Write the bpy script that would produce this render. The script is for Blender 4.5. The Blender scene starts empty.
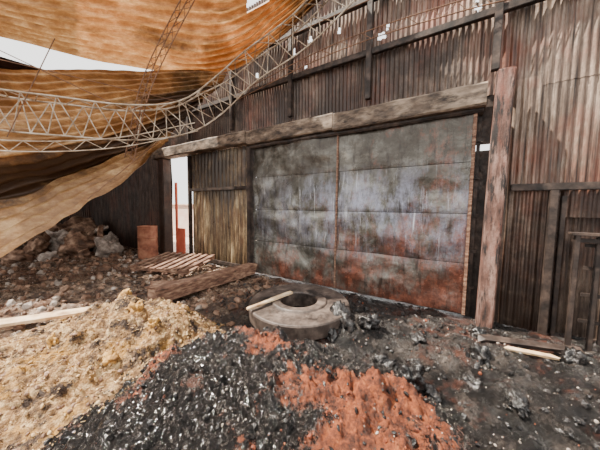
import bpy, bmesh, math, random
import numpy as np
from mathutils import Vector, Matrix, noise, Euler
random.seed(7)
A = math.radians(32.65)
FX, FY = -math.sin(A), math.cos(A)
RX, RY = math.cos(A), math.sin(A)
EYE = 1.8
def W(L, Z, z=0.0):
    """site axes (side, forward) -> world"""
    return Vector((Z*FX+L*RX, Z*FY+L*RY, z))
def loc(x, y):
    return (x*RX+y*RY, x*FX+y*FY)

# ------------------------------------------------------------------ materials
def new_mat(name):
    m = bpy.data.materials.new(name); m.use_nodes = True
    nt = m.node_tree
    for n in list(nt.nodes): nt.nodes.remove(n)
    out = nt.nodes.new('ShaderNodeOutputMaterial')
    b = nt.nodes.new('ShaderNodeBsdfPrincipled')
    nt.links.new(b.outputs[0], out.inputs[0])
    return m, nt, b, out
def coords(nt, stretch=(1,1,1), off=(0,0,0)):
    tc = nt.nodes.new('ShaderNodeTexCoord'); mp = nt.nodes.new('ShaderNodeMapping')
    mp.inputs['Scale'].default_value = stretch
    mp.inputs['Location'].default_value = off
    nt.links.new(tc.outputs['Object'], mp.inputs[0])
    return mp.outputs[0]
def nz(nt, scale, detail=6, stretch=(1,1,1), off=(0,0,0), rough=0.6, dist=0.0):
    n = nt.nodes.new('ShaderNodeTexNoise')
    n.inputs['Scale'].default_value = scale; n.inputs['Detail'].default_value = detail
    n.inputs['Roughness'].default_value = rough; n.inputs['Distortion'].default_value = dist
    nt.links.new(coords(nt, stretch, off), n.inputs['Vector'])
    return n.outputs['Fac']
def ramp(nt, sock, stops):
    r = nt.nodes.new('ShaderNodeValToRGB')
    e = r.color_ramp.elements
    while len(e) < len(stops): e.new(0.5)
    for i, (p, c) in enumerate(stops):
        e[i].position = p
        e[i].color = (*c, 1) if hasattr(c, '__len__') else (c, c, c, 1)
    nt.links.new(sock, r.inputs[0]); return r.outputs[0]
def mix(nt, fac, a, b, mode='MIX'):
    m = nt.nodes.new('ShaderNodeMix'); m.data_type = 'RGBA'; m.blend_type = mode
    for s, v in ((m.inputs[0], fac), (m.inputs[6], a), (m.inputs[7], b)):
        if isinstance(v, bpy.types.NodeSocket): nt.links.new(v, s)
        elif hasattr(v, '__len__'): s.default_value = (*v, 1)
        else: s.default_value = v
    return m.outputs[2]
def mathn(nt, op, a, b=0.0):
    m = nt.nodes.new('ShaderNodeMath'); m.operation = op; m.use_clamp = True
    for s, v in ((m.inputs[0], a), (m.inputs[1], b)):
        if isinstance(v, bpy.types.NodeSocket): nt.links.new(v, s)
        else: s.default_value = v
    return m.outputs[0]
def bump(nt, b, h, strength=0.5, dist=0.02):
    n = nt.nodes.new('ShaderNodeBump'); n.inputs['Strength'].default_value = strength
    n.inputs['Distance'].default_value = dist
    nt.links.new(h, n.inputs['Height']); nt.links.new(n.outputs[0], b.inputs['Normal'])
def attr(nt, name):
    a = nt.nodes.new('ShaderNodeAttribute'); a.attribute_name = name; return a.outputs['Fac']
def axis(nt, k):
    tc = nt.nodes.new('ShaderNodeTexCoord'); s = nt.nodes.new('ShaderNodeSeparateXYZ')
    nt.links.new(tc.outputs['Object'], s.inputs[0]); return s.outputs[k]
def maprange(nt, s, a, b, c=0.0, d=1.0):
    m = nt.nodes.new('ShaderNodeMapRange')
    nt.links.new(s, m.inputs[0])
    for i, v in enumerate((a, b, c, d)): m.inputs[i+1].default_value = v
    return m.outputs[0]

def simple(name, c1, c2, c3=None, scale=4, stretch=(1,1,1), rough=(0.6,0.9), metal=0.0, bs=0.5, bd=0.01, bscale=30, over=None):
    m, nt, b, out = new_mat(name)
    f = nz(nt, scale, 8, stretch)
    st = [(0.3, c1), (0.6, c2)] if c3 is None else [(0.28, c1), (0.48, c2), (0.7, c3)]
    col = ramp(nt, f, st)
    for o in (over or []):
        k = ramp(nt, nz(nt, o[1], 9, o[2], (3.1*o[1], 1.7, 9.2), .7), [(o[3], 0.0), (o[4], 1.0)])
        col = mix(nt, k, col, o[0])
    nt.links.new(col, b.inputs['Base Color'])
    rf = maprange(nt, nz(nt, scale*2.3, 4, stretch, (5,5,5)), 0.3, 0.7, rough[0], rough[1])
    nt.links.new(rf, b.inputs['Roughness'])
    b.inputs['Metallic'].default_value = metal
    if bs: bump(nt, b, nz(nt, bscale, 8), bs, bd)
    return m

M = {}
# floor: wet charred mud
m, nt, b, out = new_mat('charred_mud')
f = nz(nt, 3.2, 14, rough=0.8)
black = ramp(nt, f, [(0.38,(0.002,0.002,0.002)),(0.5,(0.012,0.010,0.009)),(0.59,(0.045,0.036,0.031)),(0.70,(0.18,0.145,0.12))])
brown_sunlit = ramp(nt, nz(nt, 3.6, 14, rough=0.8), [(0.38,(0.016,0.009,0.006)),(0.48,(0.10,0.058,0.037)),(0.56,(0.30,0.20,0.135)),(0.64,(0.75,0.60,0.46))])  # pale stops paint sunlit patches onto the far-left mud
dist = maprange(nt, axis(nt, 0), -4.2, -2.4, 1.0, 0.0)
k = mathn(nt, 'MULTIPLY', dist, ramp(nt, nz(nt, 1.1, 9, rough=.7), [(0.32,0.3),(0.52,1.0)]))
col = mix(nt, k, black, brown_sunlit)
red = ramp(nt, nz(nt, 1.3, 12, off=(4,2,1), rough=.75), [(0.52,0.0),(0.64,0.8)])
col = mix(nt, red, col, (0.10,0.030,0.016))
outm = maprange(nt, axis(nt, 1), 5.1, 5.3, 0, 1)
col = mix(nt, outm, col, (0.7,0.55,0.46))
nt.links.new(col, b.inputs['Base Color'])
nt.links.new(maprange(nt, nz(nt, 2.2, 8, off=(7,1,3), rough=.7), 0.42, 0.58, 0.05, 0.36), b.inputs['Roughness'])
bump(nt, b, nz(nt, 30, 12, rough=0.75), 1.0, 0.045)
M['mud'] = m

# soil mound
m, nt, b, out = new_mat('rust_red_soil_with_char')
red = ramp(nt, nz(nt, 10, 14, rough=0.85), [(0.38,(0.012,0.004,0.002)),(0.47,(0.13,0.030,0.009)),(0.55,(0.34,0.080,0.020)),(0.66,(0.58,0.22,0.075))])
blk_glint = ramp(nt, nz(nt, 20, 14, rough=0.85), [(0.42,(0.002,0.002,0.002)),(0.53,(0.018,0.015,0.014)),(0.59,(0.08,0.068,0.062)),(0.66,(0.5,0.45,0.40))])  # pale last stop paints wet glints on the char
nn = maprange(nt, nz(nt, 3.0, 14, rough=0.80), 0.40, 0.60, -0.42, 0.42)
ad = nt.nodes.new('ShaderNodeMath'); ad.operation='ADD'
nt.links.new(attr(nt,'rust'), ad.inputs[0]); nt.links.new(nn, ad.inputs[1])
k = ramp(nt, ad.outputs[0], [(0.42,0.0),(0.68,1.0)])
nt.links.new(mix(nt, k, blk_glint, red), b.inputs['Base Color'])
nt.links.new(maprange(nt, k, 0, 1, 0.10, 0.75), b.inputs['Roughness'])
bump(nt, b, nz(nt, 34, 12, rough=0.8), 1.0, 0.05)
M['soil'] = m

M['ash'] = simple('burnt_straw_and_ash', (0.04,0.018,0.008), (0.25,0.13,0.045), (0.85,0.60,0.31), scale=14, rough=(0.7,0.95), bs=1.0, bd=0.06, bscale=38,
    over=[((0.035,0.017,0.009), 3.6, (1,1,1), 0.49, 0.58), ((0.52,0.27,0.055), 2.6, (1,1,1), 0.52, 0.66)])
M['chip'] = simple('straw_chips', (0.13,0.06,0.02), (0.42,0.25,0.10), (0.85,0.67,0.42), scale=6, bs=0.2)
M['ochre'] = simple('ochre_clod',(0.13,0.055,0.015),(0.42,0.22,0.05),(0.8,0.52,0.2),scale=9,bs=.8,bd=.02)
M['coal'] = simple('wet_char_lumps', (0.003,0.003,0.003), (0.010,0.009,0.009), (0.05,0.043,0.04), scale=13, rough=(0.06,0.35), bs=0.9, bscale=60)
M['redrock'] = simple('red_clods', (0.04,0.010,0.005), (0.17,0.038,0.013), (0.40,0.12,0.045), scale=8, bs=0.6, bscale=60)
M['greyrub'] = simple('grey_rubble', (0.08,0.062,0.05), (0.26,0.21,0.175), (0.55,0.48,0.42), scale=5, bs=0.8, bscale=30)
M['brownrub'] = simple('brown_rubble', (0.02,0.01,0.006), (0.14,0.072,0.042), (0.48,0.31,0.21), scale=4, bs=0.8, bscale=30)
M['concrete'] = simple('stained_concrete', (0.020,0.014,0.012), (0.062,0.045,0.037), (0.16,0.12,0.098), scale=6, rough=(0.3,0.65), bs=0.5, bscale=60,
    over=[((0.012,0.008,0.007), 2.4, (1,1,1), 0.5, 0.62)])
M['beam'] = simple('smoked_concrete_beam', (0.030,0.019,0.013), (0.14,0.098,0.069), (0.36,0.27,0.195), scale=5, stretch=(0.6,1,1.6), bs=0.5,
    over=[((0.018,0.011,0.008), 2.5, (1,1,3), 0.48, 0.64)])
M['post'] = simple('rusty_post', (0.025,0.011,0.008), (0.13,0.062,0.045), (0.32,0.20,0.16), scale=5, stretch=(2,2,0.5), bs=0.5,
    over=[((0.19,0.05,0.03), 1.6, (2,2,0.5), 0.50, 0.66), ((0.014,0.009,0.008), 4, (3,3,0.5), 0.48, 0.58)])
M['darksteel'] = simple('sooty_steel', (0.008,0.006,0.005), (0.03,0.02,0.016), (0.09,0.06,0.046), scale=6, rough=(0.4,0.8), metal=0.3, bs=0.3)
M['truss'] = simple('faded_galvanised', (0.14,0.095,0.06), (0.42,0.33,0.24), (0.7,0.62,0.5), scale=5, rough=(0.5,0.8), metal=0.2, bs=0.2)
M['rusttruss'] = simple('rusted_bar', (0.07,0.035,0.02), (0.22,0.11,0.06), scale=5, rough=(0.6,0.9), bs=0.2)
M['wood'] = simple('old_timber', (0.035,0.016,0.010), (0.17,0.083,0.052), (0.42,0.27,0.175), scale=4, stretch=(1.5,1.5,6), bs=0.6)
M['palewood'] = simple('pale_wood', (0.25,0.14,0.07), (0.6,0.41,0.23), (0.85,0.68,0.46), scale=6, stretch=(1,1,1), bs=0.3)
M['barrel'] = simple('rusted_drum', (0.10,0.028,0.016), (0.28,0.10,0.055), (0.45,0.21,0.12), scale=4, bs=0.3)
M['brick'] = simple('red_painted_steel', (0.45,0.08,0.04), (0.6,0.13,0.07), scale=2, bs=0.2)
M['render'] = simple('sunlit_pink_render', (0.7,0.48,0.4), (0.82,0.68,0.6), scale=2, bs=0.2)

def corr_mat(name, dark, mid, light, redc, redamt=(0.5,0.62), transl=0.0, metal=0.25, rough=(0.4,0.75), st=(5,1,0.6), bigs=0.9, soot_shade=None):
    m, nt, b, out = new_mat(name)
    f = nz(nt, 1.8, 12, st, rough=0.78)
    col = ramp(nt, f, [(0.32,dark),(0.5,mid),(0.68,light)])
    k = ramp(nt, nz(nt, bigs, 9, (1.5,1,0.8), (9,4,2), .7), [(redamt[0],0.0),(redamt[1],0.85)])
    col = mix(nt, k, col, redc)
    tt = maprange(nt, attr(nt, 'tint'), 0, 1, 0.6, 1.25)
    sc = nt.nodes.new('ShaderNodeVectorMath'); sc.operation = 'SCALE'
    nt.links.new(col, sc.inputs[0]); nt.links.new(tt, sc.inputs['Scale'])
    col = sc.outputs[0]
    drip = ramp(nt, nz(nt, 3.0, 8, (7,1,0.25), (2,2,2), .7), [(0.48,0.0),(0.64,0.9)])
    if st[0] > 2: col = mix(nt, drip, col, tuple(c*0.4 for c in dark))
    if soot_shade:
        s = mathn(nt, 'ADD', attr(nt, 'soot_shade'), maprange(nt, nz(nt,1.1,10,rough=.75), .3,.7,-.4,.4))
        col = mix(nt, ramp(nt, s, [(0.30,0.0),(0.72,0.9)]), col, soot_shade)
    nt.links.new(col, b.inputs['Base Color'])
    nt.links.new(maprange(nt, nz(nt, 4, 5), 0.3, 0.7, rough[0], rough[1]), b.inputs['Roughness'])
    b.inputs['Metallic'].default_value = metal
    bump(nt, b, nz(nt, 25, 6), 0.3, 0.01)
    if transl > 0:
        tr = nt.nodes.new('ShaderNodeBsdfTranslucent'); nt.links.new(col, tr.inputs[0])
        mx = nt.nodes.new('ShaderNodeMixShader'); mx.inputs[0].default_value = transl
        nt.links.new(b.outputs[0], mx.inputs[1]); nt.links.new(tr.outputs[0], mx.inputs[2])
        nt.links.new(mx.outputs[0], out.inputs[0])
    return m
M['wall'] = corr_mat('weathered_corrugated_iron', (0.03,0.018,0.013), (0.17,0.115,0.083), (0.44,0.335,0.26), (0.18,0.058,0.034), (0.46,0.64), rough=(.3,.6), soot_shade=(0.022,0.012,0.008))
M['walldark'] = corr_mat('dark_corrugated_iron', (0.012,0.007,0.005), (0.045,0.025,0.017), (0.11,0.065,0.045), (0.08,0.03,0.018))  # much darker tones than the main wall iron
M['foldpanel'] = corr_mat('brown_corrugated_panel', (0.03,0.016,0.008), (0.19,0.12,0.06), (0.62,0.48,0.28), (0.12,0.055,0.025), rough=(.25,.5), soot_shade=(0.025,0.014,0.008))
M['sheet'] = corr_mat('tan_glow_roof_sheet', (0.15,0.062,0.018), (0.46,0.235,0.085), (0.85,0.57,0.28), (0.28,0.11,0.03), (0.50,0.66), transl=0.2, metal=0.0, st=(0.8,0.8,2.0), rough=(0.35,0.6), soot_shade=(0.03,0.013,0.007))  # orange bounce glow is put into the bright tan base colour

# sliding door
m, nt, b, out = new_mat('scorched_steel_sheet')
base = ramp(nt, nz(nt, 1.3, 14, (1,1,1.2), rough=0.75, dist=0.5), [(0.34,(0.02,0.018,0.013)),(0.5,(0.105,0.098,0.08)),(0.64,(0.32,0.31,0.27))])
zz = axis(nt, 2); xx = axis(nt, 0)
soot_shade = mathn(nt,'MULTIPLY', maprange(nt, zz, 1.7, 2.7, 0.0, 1.0), ramp(nt, nz(nt,1.2,12,(0.7,1,1),(3,3,3),.75), [(0.35,0.35),(0.55,1.0)]))
col = mix(nt, mathn(nt,'MULTIPLY',soot_shade,0.8), base, (0.042,0.031,0.022))
band = mathn(nt,'MULTIPLY', maprange(nt, zz, 0.6, 1.4, 0, 1), maprange(nt, zz, 2.7, 2.0, 0, 1))
blue = mathn(nt,'MULTIPLY', band, mathn(nt,'MULTIPLY', maprange(nt, xx, -3.9, -1.8, 0.4, 1), ramp(nt, nz(nt,1.6,12,(2.0,1,0.8),(1,8,2),.75), [(0.43,0.0),(0.58,1.0)])))
col = mix(nt, mathn(nt,'MULTIPLY',blue,0.68), col, (0.36,0.37,0.47))
lev = nt.nodes.new('ShaderNodeMath'); lev.operation='ADD'
nt.links.new(maprange(nt, zz, 0.0, 2.2, 0.62, 0.0), lev.inputs[0]); nt.links.new(maprange(nt, xx, -4.4, 0.2, -0.10, 0.28), lev.inputs[1])
rk = nt.nodes.new('ShaderNodeMath'); rk.operation='ADD'
nt.links.new(lev.outputs[0], rk.inputs[0]); nt.links.new(maprange(nt, nz(nt,1.3,14,(1.3,1,0.7),(5,5,5),0.8), 0.3,0.7,-0.6,0.5), rk.inputs[1])
rk = ramp(nt, rk.outputs[0], [(0.25,0.0),(0.72,1.0)])
rustc = ramp(nt, nz(nt, 4, 14, rough=0.82), [(0.34,(0.03,0.013,0.010)),(0.5,(0.19,0.058,0.034)),(0.60,(0.38,0.125,0.07)),(0.68,(0.5,0.36,0.33))])
col = mix(nt, mathn(nt,'MULTIPLY',rk,0.9), col, rustc)
dr = ramp(nt, nz(nt, 3, 10, (6,1,0.35), (6,6,6),.75), [(0.57,0.0),(0.68,0.8)])
col = mix(nt, mathn(nt,'MULTIPLY',dr,band), col, (0.7,0.7,0.74))
dk = ramp(nt, nz(nt, 2.4, 12, (3,1,0.5), (16,6,6),.75), [(0.52,0.0),(0.66,0.85)])
col = mix(nt, dk, col, (0.02,0.013,0.010))
nt.links.new(col, b.inputs['Base Color'])
b.inputs['Metallic'].default_value = 0.35
nt.links.new(maprange(nt, nz(nt, 2, 8), 0.3, 0.7, 0.10, 0.42), b.inputs['Roughness'])
bump(nt, b, nz(nt, 5, 10), 0.4, 0.04)
M['door'] = m

# ------------------------------------------------------------------ mesh helpers
def mesh_obj(name, verts, faces, mat, smooth=False, attrs=None, mi=None):
    me = bpy.data.meshes.new(name)
    me.from_pydata([tuple(v) for v in verts], [], faces)
    me.update()
    if smooth is True: me.polygons.foreach_set('use_smooth', [True]*len(me.polygons))
    elif smooth: me.polygons.foreach_set('use_smooth', smooth)
    if mi: me.polygons.foreach_set('material_index', mi)
    if attrs:
        for k, vals in attrs.items():
            a = me.attributes.new(k, 'FLOAT', 'POINT'); a.data.foreach_set('value', vals)
    ms = mat if isinstance(mat, (list, tuple)) else [mat]
    for q in ms: me.materials.append(q)
    o = bpy.data.objects.new(name, me); bpy.context.scene.collection.objects.link(o)
    return o
def empty(name, p=(0,0,0)):
    o = bpy.data.objects.new(name, None); o.location = p
    bpy.context.scene.collection.objects.link(o); return o
def parent(c, p):
    c.parent = p
    c.matrix_parent_inverse = Matrix.Translation(p.location).inverted()
class MB:
    def __init__(s): s.v=[]; s.f=[]; s.t=[]; s.m=[]; s.sm=[]; s.cur=0
    def add(s, vs, fs, t=0.5, sm=False):
        o=len(s.v); s.v+= [Vector(q) for q in vs]; s.f+=[tuple(i+o for i in q) for q in fs]; s.t+=[t]*len(vs)
        s.m+=[s.cur]*len(fs); s.sm+=[sm]*len(fs)
    def box(s, c, size, rot=None, wob=0.0, bev=0.0):
        sx,sy,sz=[q/2 for q in size]; c=Vector(c)
        bm=bmesh.new(); bmesh.ops.create_cube(bm,size=1)
        for q in bm.verts: q.co=Vector((q.co.x*2*sx,q.co.y*2*sy,q.co.z*2*sz))
        if bev>0: bmesh.ops.bevel(bm,geom=bm.edges[:],offset=bev,segments=2,affect='EDGES')
        if wob>0:
            for q in bm.verts: q.co+=Vector([random.uniform(-wob,wob) for _ in range(3)])
        bm.verts.index_update()
        vs=[]
        for q in bm.verts:
            p=q.co.copy()
            if rot is not None: p=rot@p
            vs.append(p+c)
        s.add(vs,[[q.index for q in f.verts] for f in bm.faces]); bm.free()
    def tube(s, a, b, r, n=6):
        a=Vector(a); b=Vector(b); d=(b-a)
        if d.length<1e-5: return
        d.normalize(); u=d.orthogonal().normalized(); w=d.cross(u)
        vs=[]
        for p in (a,b):
            for i in range(n):
                t=2*math.pi*i/n; vs.append(p+u*math.cos(t)*r+w*math.sin(t)*r)
        fs=[(i,(i+1)%n,n+(i+1)%n,n+i) for i in range(n)]+[tuple(range(n-1,-1,-1)),tuple(range(n,2*n))]
        s.add(vs,fs)
    def obj(s,name,mat,smooth=False,attrs=None):
        a={'tint':s.t}; a.update(attrs or {})
        return mesh_obj(name,s.v,s.f,mat,smooth or (s.sm if len(s.sm)==len(s.f) else False),a,s.m if len(s.m)==len(s.f) else None)
def beam_between(mb,a,b,w,h,roll=0,wob=0,bev=0.01):
    a=Vector(a);b=Vector(b);d=b-a
    q=d.to_track_quat('X','Z').to_matrix()@Matrix.Rotation(roll,3,'X')
    mb.box((a+b)/2,(d.length,w,h),q,wob,bev)

def fbm(x,y,z=0.0,o=5,s=1.0,g=0.55):
    v=0;a=1;t=0
    for i in range(o):
        v+=a*noise.noise(Vector((x*s,y*s,z+i*7.3))); t+=a; a*=g; s*=2.07
    return v/t
def clump(x,y,z,s):
    wx=x+.12*noise.noise(Vector((x*5,y*5,z+3))); wy=y+.12*noise.noise(Vector((x*5,y*5,z+9)))
    d,_=noise.voronoi(Vector((wx*s,wy*s,z)))
    return max(0.0,1-d[0]*1.25)
def ga(L,Z,l0,z0,sl,sz): return math.exp(-((L-l0)/sl)**2-((Z-z0)/sz)**2)
def interp(x,xs,ys): return float(np.interp(x,xs,ys))

# ------------------------------------------------------------------ ground
def H0(x,y):
    L,Z=loc(x,y)
    h=0.06*fbm(x,y,1,3,0.7)
    if (-8<x<3.2 and -2<y<5.1):
        d=fbm(x,y,4,6,3.0,0.68)
        e=max(0,min(1,(4.75-y)/.5))
        amp=0.18 if L>-1.0 else 0.10
        h+=(amp*d+0.05*clump(x,y,4,5)+0.03*clump(x,y,5,12))*(.3+.7*e)-.02
        h+=e*(0.26*ga(L,Z,0.75,3.4,0.55,0.4)+0.14*ga(L,Z,1.9,3.0,0.7,0.45)+0.2*ga(L,Z,2.6,2.2,0.9,0.7))
        h+=0.08*ga(L,Z,-1.1,4.3,0.5,0.5)
    if y>4.9: h-=0.03
    return h
def steps(segs):
    r=[]
    for a,b,n in segs: r+=list(np.linspace(a,b,n,endpoint=False))
    r.append(segs[-1][1]); return r
xs=steps([(-45,-17,10),(-17,-7,100),(-7,3,430),(3,40,14)])
ys=steps([(-30,-.6,12),(-.6,5.1,250),(5.1,40,14)])
V=[];F=[]
for y in ys:
    for x in xs: V.append((x,y,H0(x,y)))
nx=len(xs)
for j in range(len(ys)-1):
    for i in range(nx-1):
        a=j*nx+i; F.append((a,a+1,a+nx+1,a+nx))
mesh_obj('floor',V,F,M['mud'],True)

bm=bmesh.new(); bmesh.ops.create_icosphere(bm,subdivisions=1,radius=1); ICO=[v.co.copy() for v in bm.verts]; ICF=[[v.index for v in f.verts] for f in bm.faces]; bm.free()
bm=bmesh.new(); bmesh.ops.create_icosphere(bm,subdivisions=4,radius=1); ICO3=[v.co.copy() for v in bm.verts]; ICF3=[[v.index for v in f.verts] for f in bm.faces]; bm.free()
def lump(mb,p,s,flat=0.9,hi=False):
    e=Euler([random.uniform(0,6.28) for _ in range(3)]).to_matrix()
    sc=Vector((s*random.uniform(.8,1.4),s*random.uniform(.7,1.1),s*random.uniform(.6,1)*flat))
    sd=random.uniform(0,100); vs=[]
    for q in (ICO3 if hi else ICO):
        d = 1+(0.6*noise.noise(q*1.3+Vector((sd,0,0)))+0.35*noise.noise(q*3.1+Vector((sd,4,0)))+.15*noise.noise(q*8+Vector((sd,4,0))) if hi else random.uniform(-.18,.18))
        vs.append(e@Vector((q.x*sc.x*d,q.y*sc.y*d,q.z*sc.z*d))+Vector(p))
    mb.add(vs,ICF3 if hi else ICF,random.random(),hi)

# rust soil mound
rL=[-2.05,-1.88,-1.6,-1.26,-.9,-.57,-.2,0.1,.35,.84,1.35,1.6]
rH=[-.1,0.03,.2,.36,.48,.55,.51,.44,.37,.24,.04,-.1]
rZ=[1.8,1.84,2.05,2.25,2.35,2.32,2.28,2.22,2.2,2.1,1.9,1.8]
def Hm(L,Z):
    r=interp(L,rL,rH); z0=interp(L,rL,rZ)+0.08*noise.noise(Vector((L*2,3,1)))
    p=1-((Z-z0)/0.75)**1.6 if Z>z0 else 1-0.62*min(1,((z0-Z)/1.6))**1.3
    return (r+0.12)*p-0.12 if p>0 else -0.12+0.3*p
def Hmd(L,Z):
    h=Hm(L,Z)
    k=max(0,min(1,(h+0.1)/0.3))
    return h+k*(0.26*fbm(L,Z,2,7,2.6,0.68)+0.10*clump(L,Z,3,3.2)+0.055*clump(L,Z,7,7.5)+.025*clump(L,Z,9,17))-.08*k
def Ha(L,Z):
    h=0.50*ga(L,Z,-2.15,3.25,.75,.6)+0.25*ga(L,Z,-2.3,2.3,1.0,.9)+0.16*ga(L,Z,-3.2,3.0,.9,.9)+0.2*ga(L,Z,-1.45,3.0,.45,.4)-0.09
    k=max(0,min(1,(h+0.05)/0.2))
    return h+k*(0.24*fbm(L,Z,12,7,2.8,0.68)+0.10*clump(L,Z,13,4)+0.05*clump(L,Z,17,9)+.02*clump(L,Z,19,20))-.08*k
def top(L,Z):
    w=W(L,Z); return max(H0(w.x,w.y),Hmd(L,Z)+.02,Ha(L,Z)+.02)
def rustmask(L,Z):
    return min(.86,.9*ga(L,Z,.55,1.5,.55,.42)+0.8*ga(L,Z,-1.36,2.25,.14,.34)+0.85*ga(L,Z,-.25,2.3,.28,.15)+.7*ga(L,Z,.15,1.95,.26,.18)+.45*ga(L,Z,-.3,1.2,.3,.2)+.5*ga(L,Z,.9,1.95,.3,.2)+.08)
def scatter(mb,mi,n,fL,fZ,smin,smax,test=None,power=3):
    mb.cur=mi; c=0
    while c<n:
        L=random.uniform(*fL); Z=random.uniform(*fZ); w=W(L,Z); c+=1
        if w.y>4.6 or w.x<-15: continue
        if test and not test(L,Z): continue
        s=smin+(smax-smin)*random.random()**power
        lump(mb,(w.x,w.y,top(L,Z)+s*0.1),s)
def hf(mb,f,l0,l1,z0,z1,nl,nz_):
    o=len(mb.v)
    for j in range(nz_):
        for i in range(nl):
            L=l0+(l1-l0)*i/(nl-1); Z=z0+(z1-z0)*j/(nz_-1)
            mb.v.append(W(L,Z,f(L,Z)+0.02)); mb.t.append(.5)
    for j in range(nz_-1):
        for i in range(nl-1):
            a=o+j*nl+i; mb.f.append((a,a+1,a+nl+1,a+nl)); mb.m.append(0); mb.sm.append(True)

mb=MB(); hf(mb,Hmd,-2.3,1.9,.25,3.25,360,258)
onm=lambda L,Z: Hm(L,Z)>.02
scatter(mb,1,1800,(-1.9,1.4),(.9,2.7),0.003,0.026,lambda L,Z:onm(L,Z),4)
scatter(mb,2,700,(-1.6,1.5),(1.0,2.6),0.004,0.02,lambda L,Z:onm(L,Z) and rustmask(L,Z)>.3,4)
scatter(mb,3,450,(-1.6,1.5),(1.0,2.6),0.003,0.013,onm,4)
R=[rustmask(*loc(v.x,v.y)) for v in mb.v]
mb.obj('soil_mound',[M['soil'],M['coal'],M['redrock'],M['greyrub']],attrs={'rust':R})

mb=MB(); hf(mb,Ha,-4.8,-.5,.5,4.4,320,290)
scatter(mb,1,2000,(-3.8,-1.0),(1.2,3.9),0.003,0.022,lambda L,Z:Ha(L,Z)>0,4)
scatter(mb,2,2200,(-3.8,-1.0),(1.2,3.9),0.003,0.026,lambda L,Z:Ha(L,Z)>0,4)
mb.cur=1
for i in range(1500):
    L=random.gauss(-2.1,.65); Z=random.gauss(2.7,.7)
    if L>-0.9 or Z<1 or Ha(L,Z)<0: continue
    p=W(L,Z,top(L,Z)+.006); a=random.uniform(0,6.28); l=random.uniform(.01,.05)
    d=Vector((math.cos(a),math.sin(a),random.uniform(-.2,.5)))*l
    mb.tube(p-d*.5,p+d*.5,random.uniform(.0015,.0035),4)
def clod(L,Z,s,k=.2):
    w=W(L,Z); lump(mb,(w.x,w.y,top(L,Z)+s*k),s,.9,True)
mb.cur=3
for q in ((-2.0,2.95,.09,.2),(-1.7,2.8,.07,.2),(-2.35,3.25,.08,.1),(-2.7,2.6,.07,.1),(-1.9,2.4,.06,.1)): clod(*q)
mb.obj('ash_heap',[M['ash'],M['chip'],M['brownrub'],M['ochre']])

notring=lambda L,Z:(L+0.0)**2+(Z-3.75)**2>0.8
offm=lambda L,Z: notring(L,Z) and Hm(L,Z)<.03 and Ha(L,Z)<.02
mb=MB()
scatter(mb,0,4500,(-1.4,4.0),(1.3,5.6),0.004,0.04,offm,4)
scatter(mb,1,450,(-1.6,2.8),(1.4,5.4),0.005,0.03,offm,4)
scatter(mb,2,1000,(-9,-1.4),(3.2,9.5),0.008,0.09,offm,5)
scatter(mb,3,2600,(-9,-0.6),(3.4,10),0.008,0.11,offm,5)
scatter(mb,2,700,(0,4),(1.4,5),0.003,0.018,offm,4)
mb.cur=0
for q in ((1.05,2.2,.13,.4),(1.22,2.15,.09,.2),(.6,3.3,.15,.2),(.95,3.2,.13,.2),(.4,3.15,.10,.2),(1.5,3.0,.10,.2),(2.0,2.6,.10,.2),(.95,2.7,.10,.2),(2.9,2.5,.10,.2),(2.7,1.9,.12,.2),(1.7,2.3,.07,.2),(1.3,2.6,.09,.2),(1.9,2.0,.08,.2),(2.4,3.2,.1,.2)): clod(*q)
mb.obj('char_and_rubble_litter',[M['coal'],M['redrock'],M['greyrub'],M['brownrub']])

mb=MB()
for k,(x,y,z,s) in enumerate([(-11.6,3.1,.3,.5),(-12.3,2.9,.3,.5),(-12.2,2.2,.2,.4),(-13.3,2.9,.4,.7),(-13.7,3.6,.5,.7),(-14.4,3.9,.5,.6),(-12.9,3.9,.3,.4),(-10.9,2.2,.1,.2),(-11.4,1.6,.1,.3),(-12.6,1.3,.15,.4),(-11.4,3.6,.2,.25),(-10.6,3.0,.1,.2),(-10.2,3.6,.25,.36),(-10.9,3.9,.25,.35),(-9.3,3.4,.08,.14)]):
    mb.cur=1 if k in (1,7,12,13,10) else 0
    lump(mb,(x,y,z),s,.9,True)
for i in range(16):
    mb.cur=i%2
    x=random.uniform(-14.2,-10.6); y=random.uniform(1.6,3.9)
    mb.box((x,y,random.uniform(.2,.9)),(random.uniform(.3,1.1),random.uniform(.1,.4),random.uniform(.05,.2)),Euler([random.uniform(-.6,.6) for _ in range(3)]).to_matrix(),.02,.01)
mb.obj('rubble_heap',[M['brownrub'],M['greyrub']])

# ------------------------------------------------------------------ concrete ring
def lathe(name,prof,mat,n=64,wob=0.0):
    V=[];F=[];k=len(prof)
    for i in range(n):
        t=2*math.pi*i/n
        for r,z in prof:
            rr=r*(1+wob*noise.noise(Vector((math.cos(t)*2,math.sin(t)*2,z*6+r*3))))
            V.append((rr*math.cos(t),rr*math.sin(t),z))
    for i in range(n):
        for j in range(k):
            a=i*k+j;b=i*k+(j+1)%k;c=((i+1)%n)*k+(j+1)%k;d=((i+1)%n)*k+j
            F.append((a,d,c,b))
    return mesh_obj(name,V,F,mat,False)
ring=lathe('concrete_ring',[(.28,-.14),(.75,-.14),(.765,-.12),(.77,.05),(.76,.068),(.745,.074),(.44,.078),(.425,.10),(.41,.108),(.32,.108),(.295,.10),(.28,.08)],M['concrete'],128,0.008)
c=W(0.0,3.75); ring.location=(c.x,c.y,.27); ring.rotation_euler=(math.radians(2),math.radians(1),0)
mb=MB(); 
a=W(-.72,3.33,.378); b_=W(-.12,3.93,.412)
beam_between(mb,a,a.lerp(b_,.5),.055,.035,0.2,.004,.008); beam_between(mb,a.lerp(b_,.48),b_,.07,.035,0.1,.004,.008)
mb.obj('wooden_stick',M['palewood'])

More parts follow.
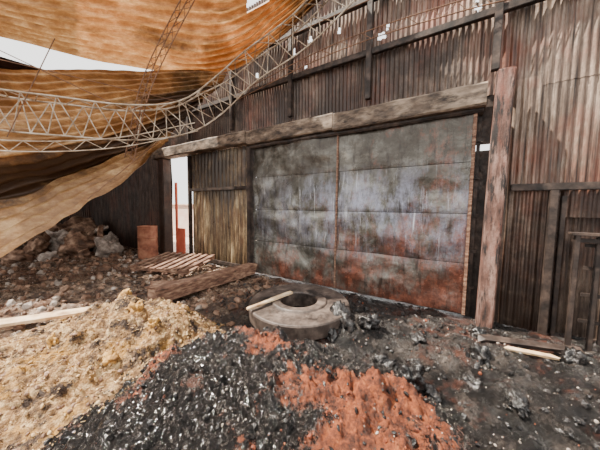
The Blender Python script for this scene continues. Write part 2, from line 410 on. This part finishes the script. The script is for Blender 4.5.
# ------------------------------------------------------------------ timbers
def plank(name,a,b,w,h,mat,roll=0):
    a=Vector(a);b=Vector(b);d=b-a
    q=d.to_track_quat('X','Z').to_matrix()@Matrix.Rotation(roll,3,'X')
    V=[];F=[];n=18
    for i in range(n+1):
        t=i/n; base=a.lerp(b,t)
        for (yy,zz) in [(-.5,-.5),(.5,-.5),(.5,.38),(.42,.5),(-.42,.5),(-.5,.38)]:
            e=noise.noise(Vector((t*6+a.x,yy*3,zz*3)))*.12
            end=(random.uniform(-.06,.06) if i in (0,n) else 0)
            V.append(base+q@Vector((end,yy*w*(1+e),zz*h*(1+e))))
    for i in range(n):
        for j in range(6):
            F.append((i*6+j,i*6+(j+1)%6,(i+1)*6+(j+1)%6,(i+1)*6+j))
    F.append(tuple(range(5,-1,-1)));F.append(tuple(n*6+i for i in range(6)))
    return mesh_obj(name,V,F,mat)
plank('fallen_timber',W(-1.25,6.3,.2),W(-2.6,4.25,.2),.36,.26,M['wood'],0.1)
plank('fallen_timber.001',W(-3.1,5.0,.12),W(-1.9,5.2,.13),.22,.14,M['wood'],0.2)
plank('pale_plank',W(-4.4,3.2,.13),W(-3.05,3.95,.13),.2,.05,M['palewood'],0.05)
plank('split_board',W(2.4,2.75,.2),W(2.75,2.55,.22),.05,.03,M['palewood'],0.2)
plank('charred_plank',W(2.3,3.0,.18),W(3.2,2.7,.2),.10,.05,M['darksteel'],0.2)

# slatted pallet
mb=MB(); pc=W(-3.45,6.75,.22); q=Matrix.Rotation(math.radians(20),3,'Z')@Matrix.Rotation(math.radians(6),3,'X')
for i in range(8): mb.box(pc+q@Vector((-.77+.22*i,0,.06)),(.11,1.35,.03),q,.004,.004)
for j in (-.58,0,.58): mb.box(pc+q@Vector((0,j,0)),(1.68,.1,.09),q,.004,.004)
for i in range(4): mb.box(pc+q@Vector((-.72+.48*i,0,-.06)),(.11,1.35,.03),q,.004,.004)
mb.obj('slatted_pallet',M['wood'])

drum=lathe('rusted_drum',[(0,.02),(.27,.02),(.28,0),(.3,.0),(.3,.33),(.315,.35),(.3,.37),(.3,.68),(.315,.70),(.3,.72),(.3,1.05),(.31,1.07),(.3,1.09),(.285,1.07),(.28,1.04),(0,1.03)],M['barrel'],40,0.03)
drum.location=(-8.9,4.25,0.0)

# ------------------------------------------------------------------ corrugated walls
def corr(mb,x0,x1,z0,z1,y,p=.085,amp=.014,holes=(),nz_=None):
    dx=p/6; n=max(6,int((x1-x0)/dx)); k=nz_ or max(2,int((z1-z0)/.06 if holes else (z1-z0)/.15))
    o=len(mb.v)
    for j in range(k+1):
        for i in range(n+1):
            x=x0+(x1-x0)*i/n; z=z0+(z1-z0)*j/k
            sid=math.floor(x/.93); rs=random.Random(sid*13+int(z0*7)); t0=rs.random(); off=rs.uniform(-.012,.012)
            yy=y+off+amp*math.sin(2*math.pi*x/p)+0.03*noise.noise(Vector((x*1.1,z*.9,y)))
            mb.v.append(Vector((x,yy,z))); mb.t.append(t0)
    for j in range(k):
        for i in range(n):
            xc=x0+(x1-x0)*(i+.5)/n; zc=z0+(z1-z0)*(j+.5)/k
            if any(((xc-hx)/rx)**2+((zc-hz)/rz)**2 < 1+0.7*noise.noise(Vector((xc*14,zc*14,0))) for hx,hz,rx,rz in holes): continue
            a=o+j*(n+1)+i; mb.f.append((a,a+1,a+n+2,a+n+1))
YW=5.0
holes=[(0.1,4.98,.05,.045),(.08,5.12,.025,.05),(-1.4,5.08,.09,.05),(-1.3,5.2,.03,.07),(-3.0,5.55,.06,.06),(-3.45,5.4,.05,.09),(-3.2,6.2,.1,.06),(-.6,6.1,.08,.05),(-2.3,5.5,.03,.05),(-4.6,5.2,.05,.07),(-3.1,5.0,.04,.03)]
mb=MB()
corr(mb,-9.3,4.5,4.72,7.0,YW+.02,holes=holes)
corr(mb,-9.3,4.5,3.6,4.8,YW)
corr(mb,.52,1.25,-.05,3.75,YW)
corr(mb,1.25,4.5,1.7,3.75,YW)
corr(mb,1.25,4.5,-.05,1.72,YW+.12)
def sf(a,b,x): return max(0,min(1,(x-a)/(b-a)))
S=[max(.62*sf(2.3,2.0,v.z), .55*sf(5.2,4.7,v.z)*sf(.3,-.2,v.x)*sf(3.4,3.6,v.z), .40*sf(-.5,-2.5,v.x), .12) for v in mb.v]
mb.obj('wall_back',M['wall'],True,attrs={'soot_shade':S})
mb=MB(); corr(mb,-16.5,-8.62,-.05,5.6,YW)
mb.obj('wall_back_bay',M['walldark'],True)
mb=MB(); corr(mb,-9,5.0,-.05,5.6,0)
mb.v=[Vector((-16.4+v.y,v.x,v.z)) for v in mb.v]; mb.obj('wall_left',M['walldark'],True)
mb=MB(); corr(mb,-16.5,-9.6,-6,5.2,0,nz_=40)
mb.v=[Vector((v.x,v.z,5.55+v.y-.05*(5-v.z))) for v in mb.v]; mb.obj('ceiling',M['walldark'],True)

mb=MB()
for z,h in ((4.78,.11),(5.75,.1),(6.6,.1)): mb.box((-2.4,YW-.1,z),(13.8,.09,h),None,0,.008)
mb.box((2.6,YW-.09,2.13),(3.9,.10,.10),None,0,.008)
for x in (-3.43,-1.59,.36,-5.4,-7.4,2.6): mb.box((x,YW-.13,5.35),(.1,.1,2.9),None,0,.008)
mb.box((1.12,YW-.12,1.03),(.09,.1,2.1),None,0,.008)
mb.box((1.24,YW-.06,1.0),(.05,.06,2.0),None,0,.005)
mb.obj('trim_2',M['darksteel'])
def roughbeam(name,x0,x1,z0,z1,y0,y1,mat):
    V=[];F=[];n=max(8,int((x1-x0)/.1))
    for i in range(n+1):
        x=x0+(x1-x0)*i/n
        for (y,z) in ((y0+.02,z0),(y0,z0+.03),(y0,(z0+z1)/2),(y0,z1-.03),(y0+.02,z1),(y1,z1),(y1,z0)):
            d=.02*noise.noise(Vector((x*2.5,y*3,z*3)))+.008*noise.noise(Vector((x*11,y*9,z*9)))
            V.append((x,y+d,z+d))
    for i in range(n):
        for j in range(7): F.append((i*7+j,(i+1)*7+j,(i+1)*7+(j+1)%7,i*7+(j+1)%7))
    F.append(tuple(range(7)));F.append(tuple(n*7+6-i for i in range(7)))
    return mesh_obj(name,V,F,mat)
lb=empty('lintel',(-4,4.85,3.6))
for nme,x0,x1,z0,z1,y0 in (('span_right',-2.25,.27,3.36,3.70,4.68),('span_mid',-4.7,-2.27,3.39,3.73,4.70),('span_left',-9.3,-4.72,3.42,3.74,4.64),('under_track',-4.7,.25,3.29,3.38,4.78)):
    parent(roughbeam(nme,x0,x1,z0,z1,y0,4.97,M['beam'] if nme!='under_track' else M['darksteel']),lb)
mb=MB()
p0=Vector((.42,4.74,-.05)); p1=Vector((.475,4.74,3.8))
beam_between(mb,p0,p1,.21,.24,math.pi/2,.003,.014)
mb.obj('rusted_post',M['post'])
mb=MB()
mb.box((.215,4.97,1.68),(.05,.05,3.4),None,0,.006)
for z in (.5,1.1,1.7,2.3,2.9): mb.box((.235,4.93,z),(.08,.03,.05),None,0,.004)
mb.box((.33,5.06,1.35),(.36,.03,2.8),None,0,.004); mb.box((.33,5.06,3.3),(.36,.03,.9),None,0,.004)  # dark backing strips, added behind the slot to keep it black
mb.obj('door_jamb_and_backing',M['darksteel'])
mb=MB()
mb.box((-8.75,4.8,1.68),(.32,.3,3.4),None,0,.02); mb.obj('door_post',M['walldark'])
mb=MB(); mb.box((-4.66,4.86,1.66),(.12,.24,3.3),None,0,.008); mb.obj('trim_1',M['darksteel'])

# ------------------------------------------------------------------ sliding door
d=empty('door_1',(-2.2,4.88,0))
def dpanel(name,x0,x1,z0,z1):
    V=[];F=[];n=int((x1-x0)/.035);k=int((z1-z0)/.035)
    for j in range(k+1):
        for i in range(n+1):
            x=x0+(x1-x0)*i/n; z=z0+(z1-z0)*j/k
            u=i/n;v=j/k
            pil=-.02*(math.sin(math.pi*u)*math.sin(math.pi*v))**.5 if 0<u<1 and 0<v<1 else 0
            y=4.86+pil+.06*noise.noise(Vector((x*1.1,z*1.4,3)))+.025*noise.noise(Vector((x*3.3,z*3.6,5)))
            V.append((x,y,z))
    for j in range(k):
        for i in range(n):
            a=j*(n+1)+i;F.append((a,a+1,a+n+2,a+n+1))
    parent(mesh_obj(name,V,F,M['door'],True),d)
zs=[.04,.90,1.72,2.55,3.31]
for a_,(x0,x1) in enumerate(((-4.58,-2.2),(-2.18,.16))):
    for r in range(4): dpanel('sheet_%d_%d'%(a_+1,r+1),x0,x1,zs[r]+.004,zs[r+1]-.004)
mb=MB()
mb.box((-2.19,4.85,1.68),(.035,.05,3.26),None,0,.006)
mb.box((.15,4.87,1.68),(.05,.1,3.28),None,0,.006)
parent(mb.obj('frame',M['wood']),d)
mb=MB(); mb.box((-2.2,4.95,1.66),(4.7,.03,3.3)); parent(mb.obj('back_skin',M['darksteel']),d)

d2=empty('door_2',(-6,4.9,0))
mb=MB(); corr(mb,-7.35,-4.74,.0,2.35,4.93,p=.16,amp=.035); corr(mb,-7.35,-4.74,2.3,3.42,4.9,p=.16,amp=.035)
S=[.6*sf(1.2,2.4,v.z)+.2*sf(.4,0,v.z) for v in mb.v]
parent(mb.obj('corrugated_skin',M['foldpanel'],True,attrs={'soot_shade':S}),d2)
mb=MB(); mb.box((-6.05,4.84,2.3),(2.6,.06,.09),None,0,.006); mb.box((-7.38,4.86,1.7),(.09,.1,3.4),None,0,.006); mb.box((-6.05,4.84,.12),(2.6,.06,.1),None,0,.006)
parent(mb.obj('frame',M['darksteel']),d2)

# ------------------------------------------------------------------ right side gate
g=empty('metal_gate',(1.5,4.4,0))
mb=MB()
for x,y in ((1.28,4.5),(1.5,4.6)): mb.box((x,y,.74),(.05,.05,1.5),None,0,.005)
mb.box((1.42,4.55,1.5),(.40,.2,.035),None,0,.008); mb.box((1.4,4.55,1.42),(.3,.05,.05),None,0,.005)
for z in (.35,.7,1.05,1.35): mb.box((2.2,4.66,z),(1.6,.03,.045),None,0,.004)
for i in range(8): mb.box((1.6+i*.19,4.66,.75),(.03,.03,1.35),None,0,.003)
parent(mb.obj('frame_and_bars',M['darksteel']),g)

# ------------------------------------------------------------------ exterior seen through doorway
mb=MB()
mb.box((-15.5,8.6,.9),(7,.2,1.8),None,0,.02); mb.box((-15.5,8.6,1.85),(7.2,.34,.1),None,0,.02)
mb.obj('boundary_wall',M['render'])
mb=MB(); mb.box((-8.40,5.0,1.3),(.10,.06,2.6),None,0,.01); mb.box((-8.15,5.02,.5),(.4,.05,1.0),None,0,.01); mb.obj('red_door_leaf',M['brick'])

# ------------------------------------------------------------------ hanging roof sheets
def cr(p0,p1,p2,p3,t):
    return .5*((2*p1)+(-p0+p2)*t+(2*p0-5*p1+4*p2-p3)*t*t+(-p0+3*p1-3*p2+p3)*t**3)
def crv(pts,t):
    n=len(pts)-1; s=min(max(t*n,0),n-1e-6); i=int(s); f=s-i
    g=lambda k: pts[min(max(k,0),n)] if 0<=k<=n else (pts[0]*2-pts[1] if k<0 else pts[n]*2-pts[n-1])
    return cr(g(i-1),g(i),g(i+1),g(i+2),f)
def sheet(name,rows,ribs,amp,ns=110,per=8,hole=None,sd=0,soot_shade=None,crease=.14):
    rows=[[W(a,b,c) for a,b,c in r] for r in rows]
    nt_=ribs*per; P=[]
    for i in range(ns+1):
        s=i/ns; col=[crv(r,s) for r in rows]
        P.append([crv(col,j/nt_) for j in range(nt_+1)])
    V=[];T=[];S=[];F=[]
    for i in range(ns+1):
        for j in range(nt_+1):
            du=P[min(i+1,ns)][j]-P[max(i-1,0)][j]; dv=P[i][min(j+1,nt_)]-P[i][max(j-1,0)]
            n=du.cross(dv).normalized()
            s=i/ns;t=j/nt_
            w=amp*math.sin(2*math.pi*j/per)+crease*noise.noise(Vector((s*5,t*4,sd)))+.04*noise.noise(Vector((s*17,t*7,sd)))
            V.append(P[i][j]+n*w); T.append(random.Random(int(j/(per*7))*31+int(s*3.3)*7+sd).random())
            S.append(soot_shade(s,t) if soot_shade else 0)
    for i in range(ns):
        for j in range(nt_):
            if hole and hole(i/ns,j/nt_): continue
            a=i*(nt_+1)+j;F.append((a,a+1,a+nt_+2,a+nt_+1))
    return mesh_obj(name,V,F,M['sheet'],True,{'tint':T,'soot_shade':S})
Bs=[[(-7.6,5,4.58),(-6.24,5.2,4.50),(-5.15,5.6,4.72),(-3.72,6.2,5.05),(-1.99,6.8,5.31)],
[(-7.45,4.9,3.66),(-6.12,5.1,3.7),(-5.06,5.5,3.93),(-3.66,6.1,4.36),(-2.12,6.7,4.98)],
[(-6.99,4.5,2.63),(-5.76,4.7,2.76),(-4.88,5.2,3.07),(-3.78,5.8,3.62),(-2.51,6.5,4.49)],
[(-8.06,5.5,1.59),(-6.6,5.7,2.02),(-5.34,6.0,2.57),(-4.08,6.1,3.12),(-3.25,6.6,3.88)],
[(-6.38,4.2,.36),(-5.4,4.5,.86),(-4.5,5.0,1.70),(-3.85,5.5,2.39),(-3.47,6.2,3.29)]]
As=[[(-9.6,6,5.86),(-7.44,6.2,5.84),(-5.44,6.8,5.58),(-3.17,7.1,5.52),(-1.77,6.7,5.36),(-.48,5.9,5.64),(.62,5.1,6.06)],
[(-8.32,5.2,5.96),(-6.48,5.4,5.84),(-4.64,5.8,5.74),(-2.73,6.2,5.69),(-1.56,6,5.64),(-.44,5.5,5.98),(.69,4.9,6.4)],
[(-7.04,4.4,6.11),(-5.52,4.6,6.03),(-4,5,6),(-2.33,5.3,6.04),(-1.35,5.2,5.96),(-.3,5,6.3),(.74,4.6,6.68)],
[(-5.76,3.6,6.19),(-4.56,3.8,6.28),(-3.28,4.1,6.31),(-1.89,4.3,6.36),(-1.12,4.3,6.36),(-.25,4.2,6.6),(.64,4,6.84)]]
sheet('hanging_roof_sheet',Bs,19,.07,sd=3,soot_shade=lambda s,t: math.exp(-((t-.66)/.12)**2)*1.1+.75*math.exp(-((t-.3)/.05)**2)*s+ .5*math.exp(-((s-.9)/.12)**2))  # wide dark band paints the fold's shade into the sheet colour
sheet('hanging_roof_sheet.001',As,14,.075,sd=8,hole=lambda s,t: abs(s-.74)<.035 and .5<t<.62,soot_shade=lambda s,t: .65*math.exp(-((s-.95)/.12)**2)+.5*math.exp(-((t-.35)/.1)**2)*math.exp(-((s-.5)/.25)**2))

# ------------------------------------------------------------------ lattice trusses
def truss(name,path,width,r,step,mat,tri=True):
    pts=[W(*p) for p in path]
    L=sum((pts[i+1]-pts[i]).length for i in range(len(pts)-1)); n=int(L/step)
    cs=[]
    for i in range(n+1):
        p=crv(pts,i/n); q=crv(pts,min(1,i/n+.01)); o=crv(pts,max(0,i/n-.01))
        t=(q-o).normalized(); up=Vector((0,0,1)); s=t.cross(up).normalized(); u=s.cross(t)
        cs.append([p+u*width*.5+s*width*.3,p-u*width*.5,p+u*width*.5-s*width*.3] if tri else [p+u*width*.5,p-u*width*.5])
    mb=MB(); m_=len(cs[0])
    for i in range(n):
        for k in range(m_): mb.tube(cs[i][k],cs[i+1][k],r,6)
        for k in range(m_ if m_>2 else 1):
            a,b=(k,(k+1)%m_)
            if i%2==0: mb.tube(cs[i][a],cs[i+1][b],r*.55,5)
            else: mb.tube(cs[i][b],cs[i+1][a],r*.55,5)
    return mb.obj(name,mat)
truss('roof_truss',[(-6.05,4.2,3.56),(-5.16,4.3,3.36),(-4.32,4.6,3.35),(-3.39,5.1,3.42),(-2.6,5.7,3.76),(-1.89,6.1,4.45),(-1.1,5.9,4.97),(0,5.3,5.32),(.9,4.8,5.9)],.62,.018,.26,M['truss'])
truss('roof_truss.001',[(-1.29,4.6,6.5),(-1.9,4.9,6.0),(-3.02,5.1,4.28),(-3.6,5.3,2.75)],.2,.011,.16,M['rusttruss'])
truss('roof_truss.002',[(-1.6,6.5,4.6),(.64,5.2,4.98),(2.46,4.0,4.9),(3.74,3.4,4.8)],.16,.010,.18,M['rusttruss'],False)
truss('roof_truss.003',[(-6.2,4.0,2.9),(-5.0,4.3,2.78),(-3.6,4.9,3.0),(-2.4,5.8,3.6)],.18,.011,.2,M['truss'],False)
mb=MB()
for a,b in (((-6.3,4.1,4.9),(-3.3,5.1,3.6)),((-5.5,4.0,4.2),(-2.8,5.6,4.1)),((-4.2,4.4,4.6),(-4.9,4.2,2.9)),((-2.9,5.7,3.5),(-4.3,5.0,1.9)),((-1.5,6.0,5.2),(2.0,4.3,5.6))):
    mb.tube(W(*a),W(*b),.008,5)
mb.obj('bracing_wires',M['rusttruss'])

# ------------------------------------------------------------------ light
sun=bpy.data.lights.new('sun','SUN'); sun.energy=19.0; sun.angle=math.radians(1.0); sun.color=(1,.91,.78)
so=bpy.data.objects.new('sun',sun); bpy.context.scene.collection.objects.link(so)
so.rotation_euler=W(.52,-.04,-.80).to_track_quat('-Z','Y').to_euler()
w=bpy.data.worlds.new('world'); bpy.context.scene.world=w; w.use_nodes=True
bg=w.node_tree.nodes['Background']; bg.inputs[0].default_value=(1,.985,.96,1); bg.inputs[1].default_value=2.5

# ------------------------------------------------------------------ camera
cam=bpy.data.cameras.new('camera'); cam.sensor_width=36; cam.lens=14.8; cam.clip_start=.02
co=bpy.data.objects.new('camera',cam); bpy.context.scene.collection.objects.link(co)
pit=math.radians(4.2); roll=math.radians(.7)
f=Vector((FX*math.cos(pit),FY*math.cos(pit),-math.sin(pit))); r=Vector((RX,RY,0)); u=r.cross(f)
u2=u*math.cos(roll)-r*math.sin(roll); r2=r*math.cos(roll)+u*math.sin(roll)
mt=Matrix((( r2.x,u2.x,-f.x,0),(r2.y,u2.y,-f.y,0),(r2.z,u2.z,-f.z,EYE),(0,0,0,1)))
co.matrix_world=mt
bpy.context.scene.camera=co
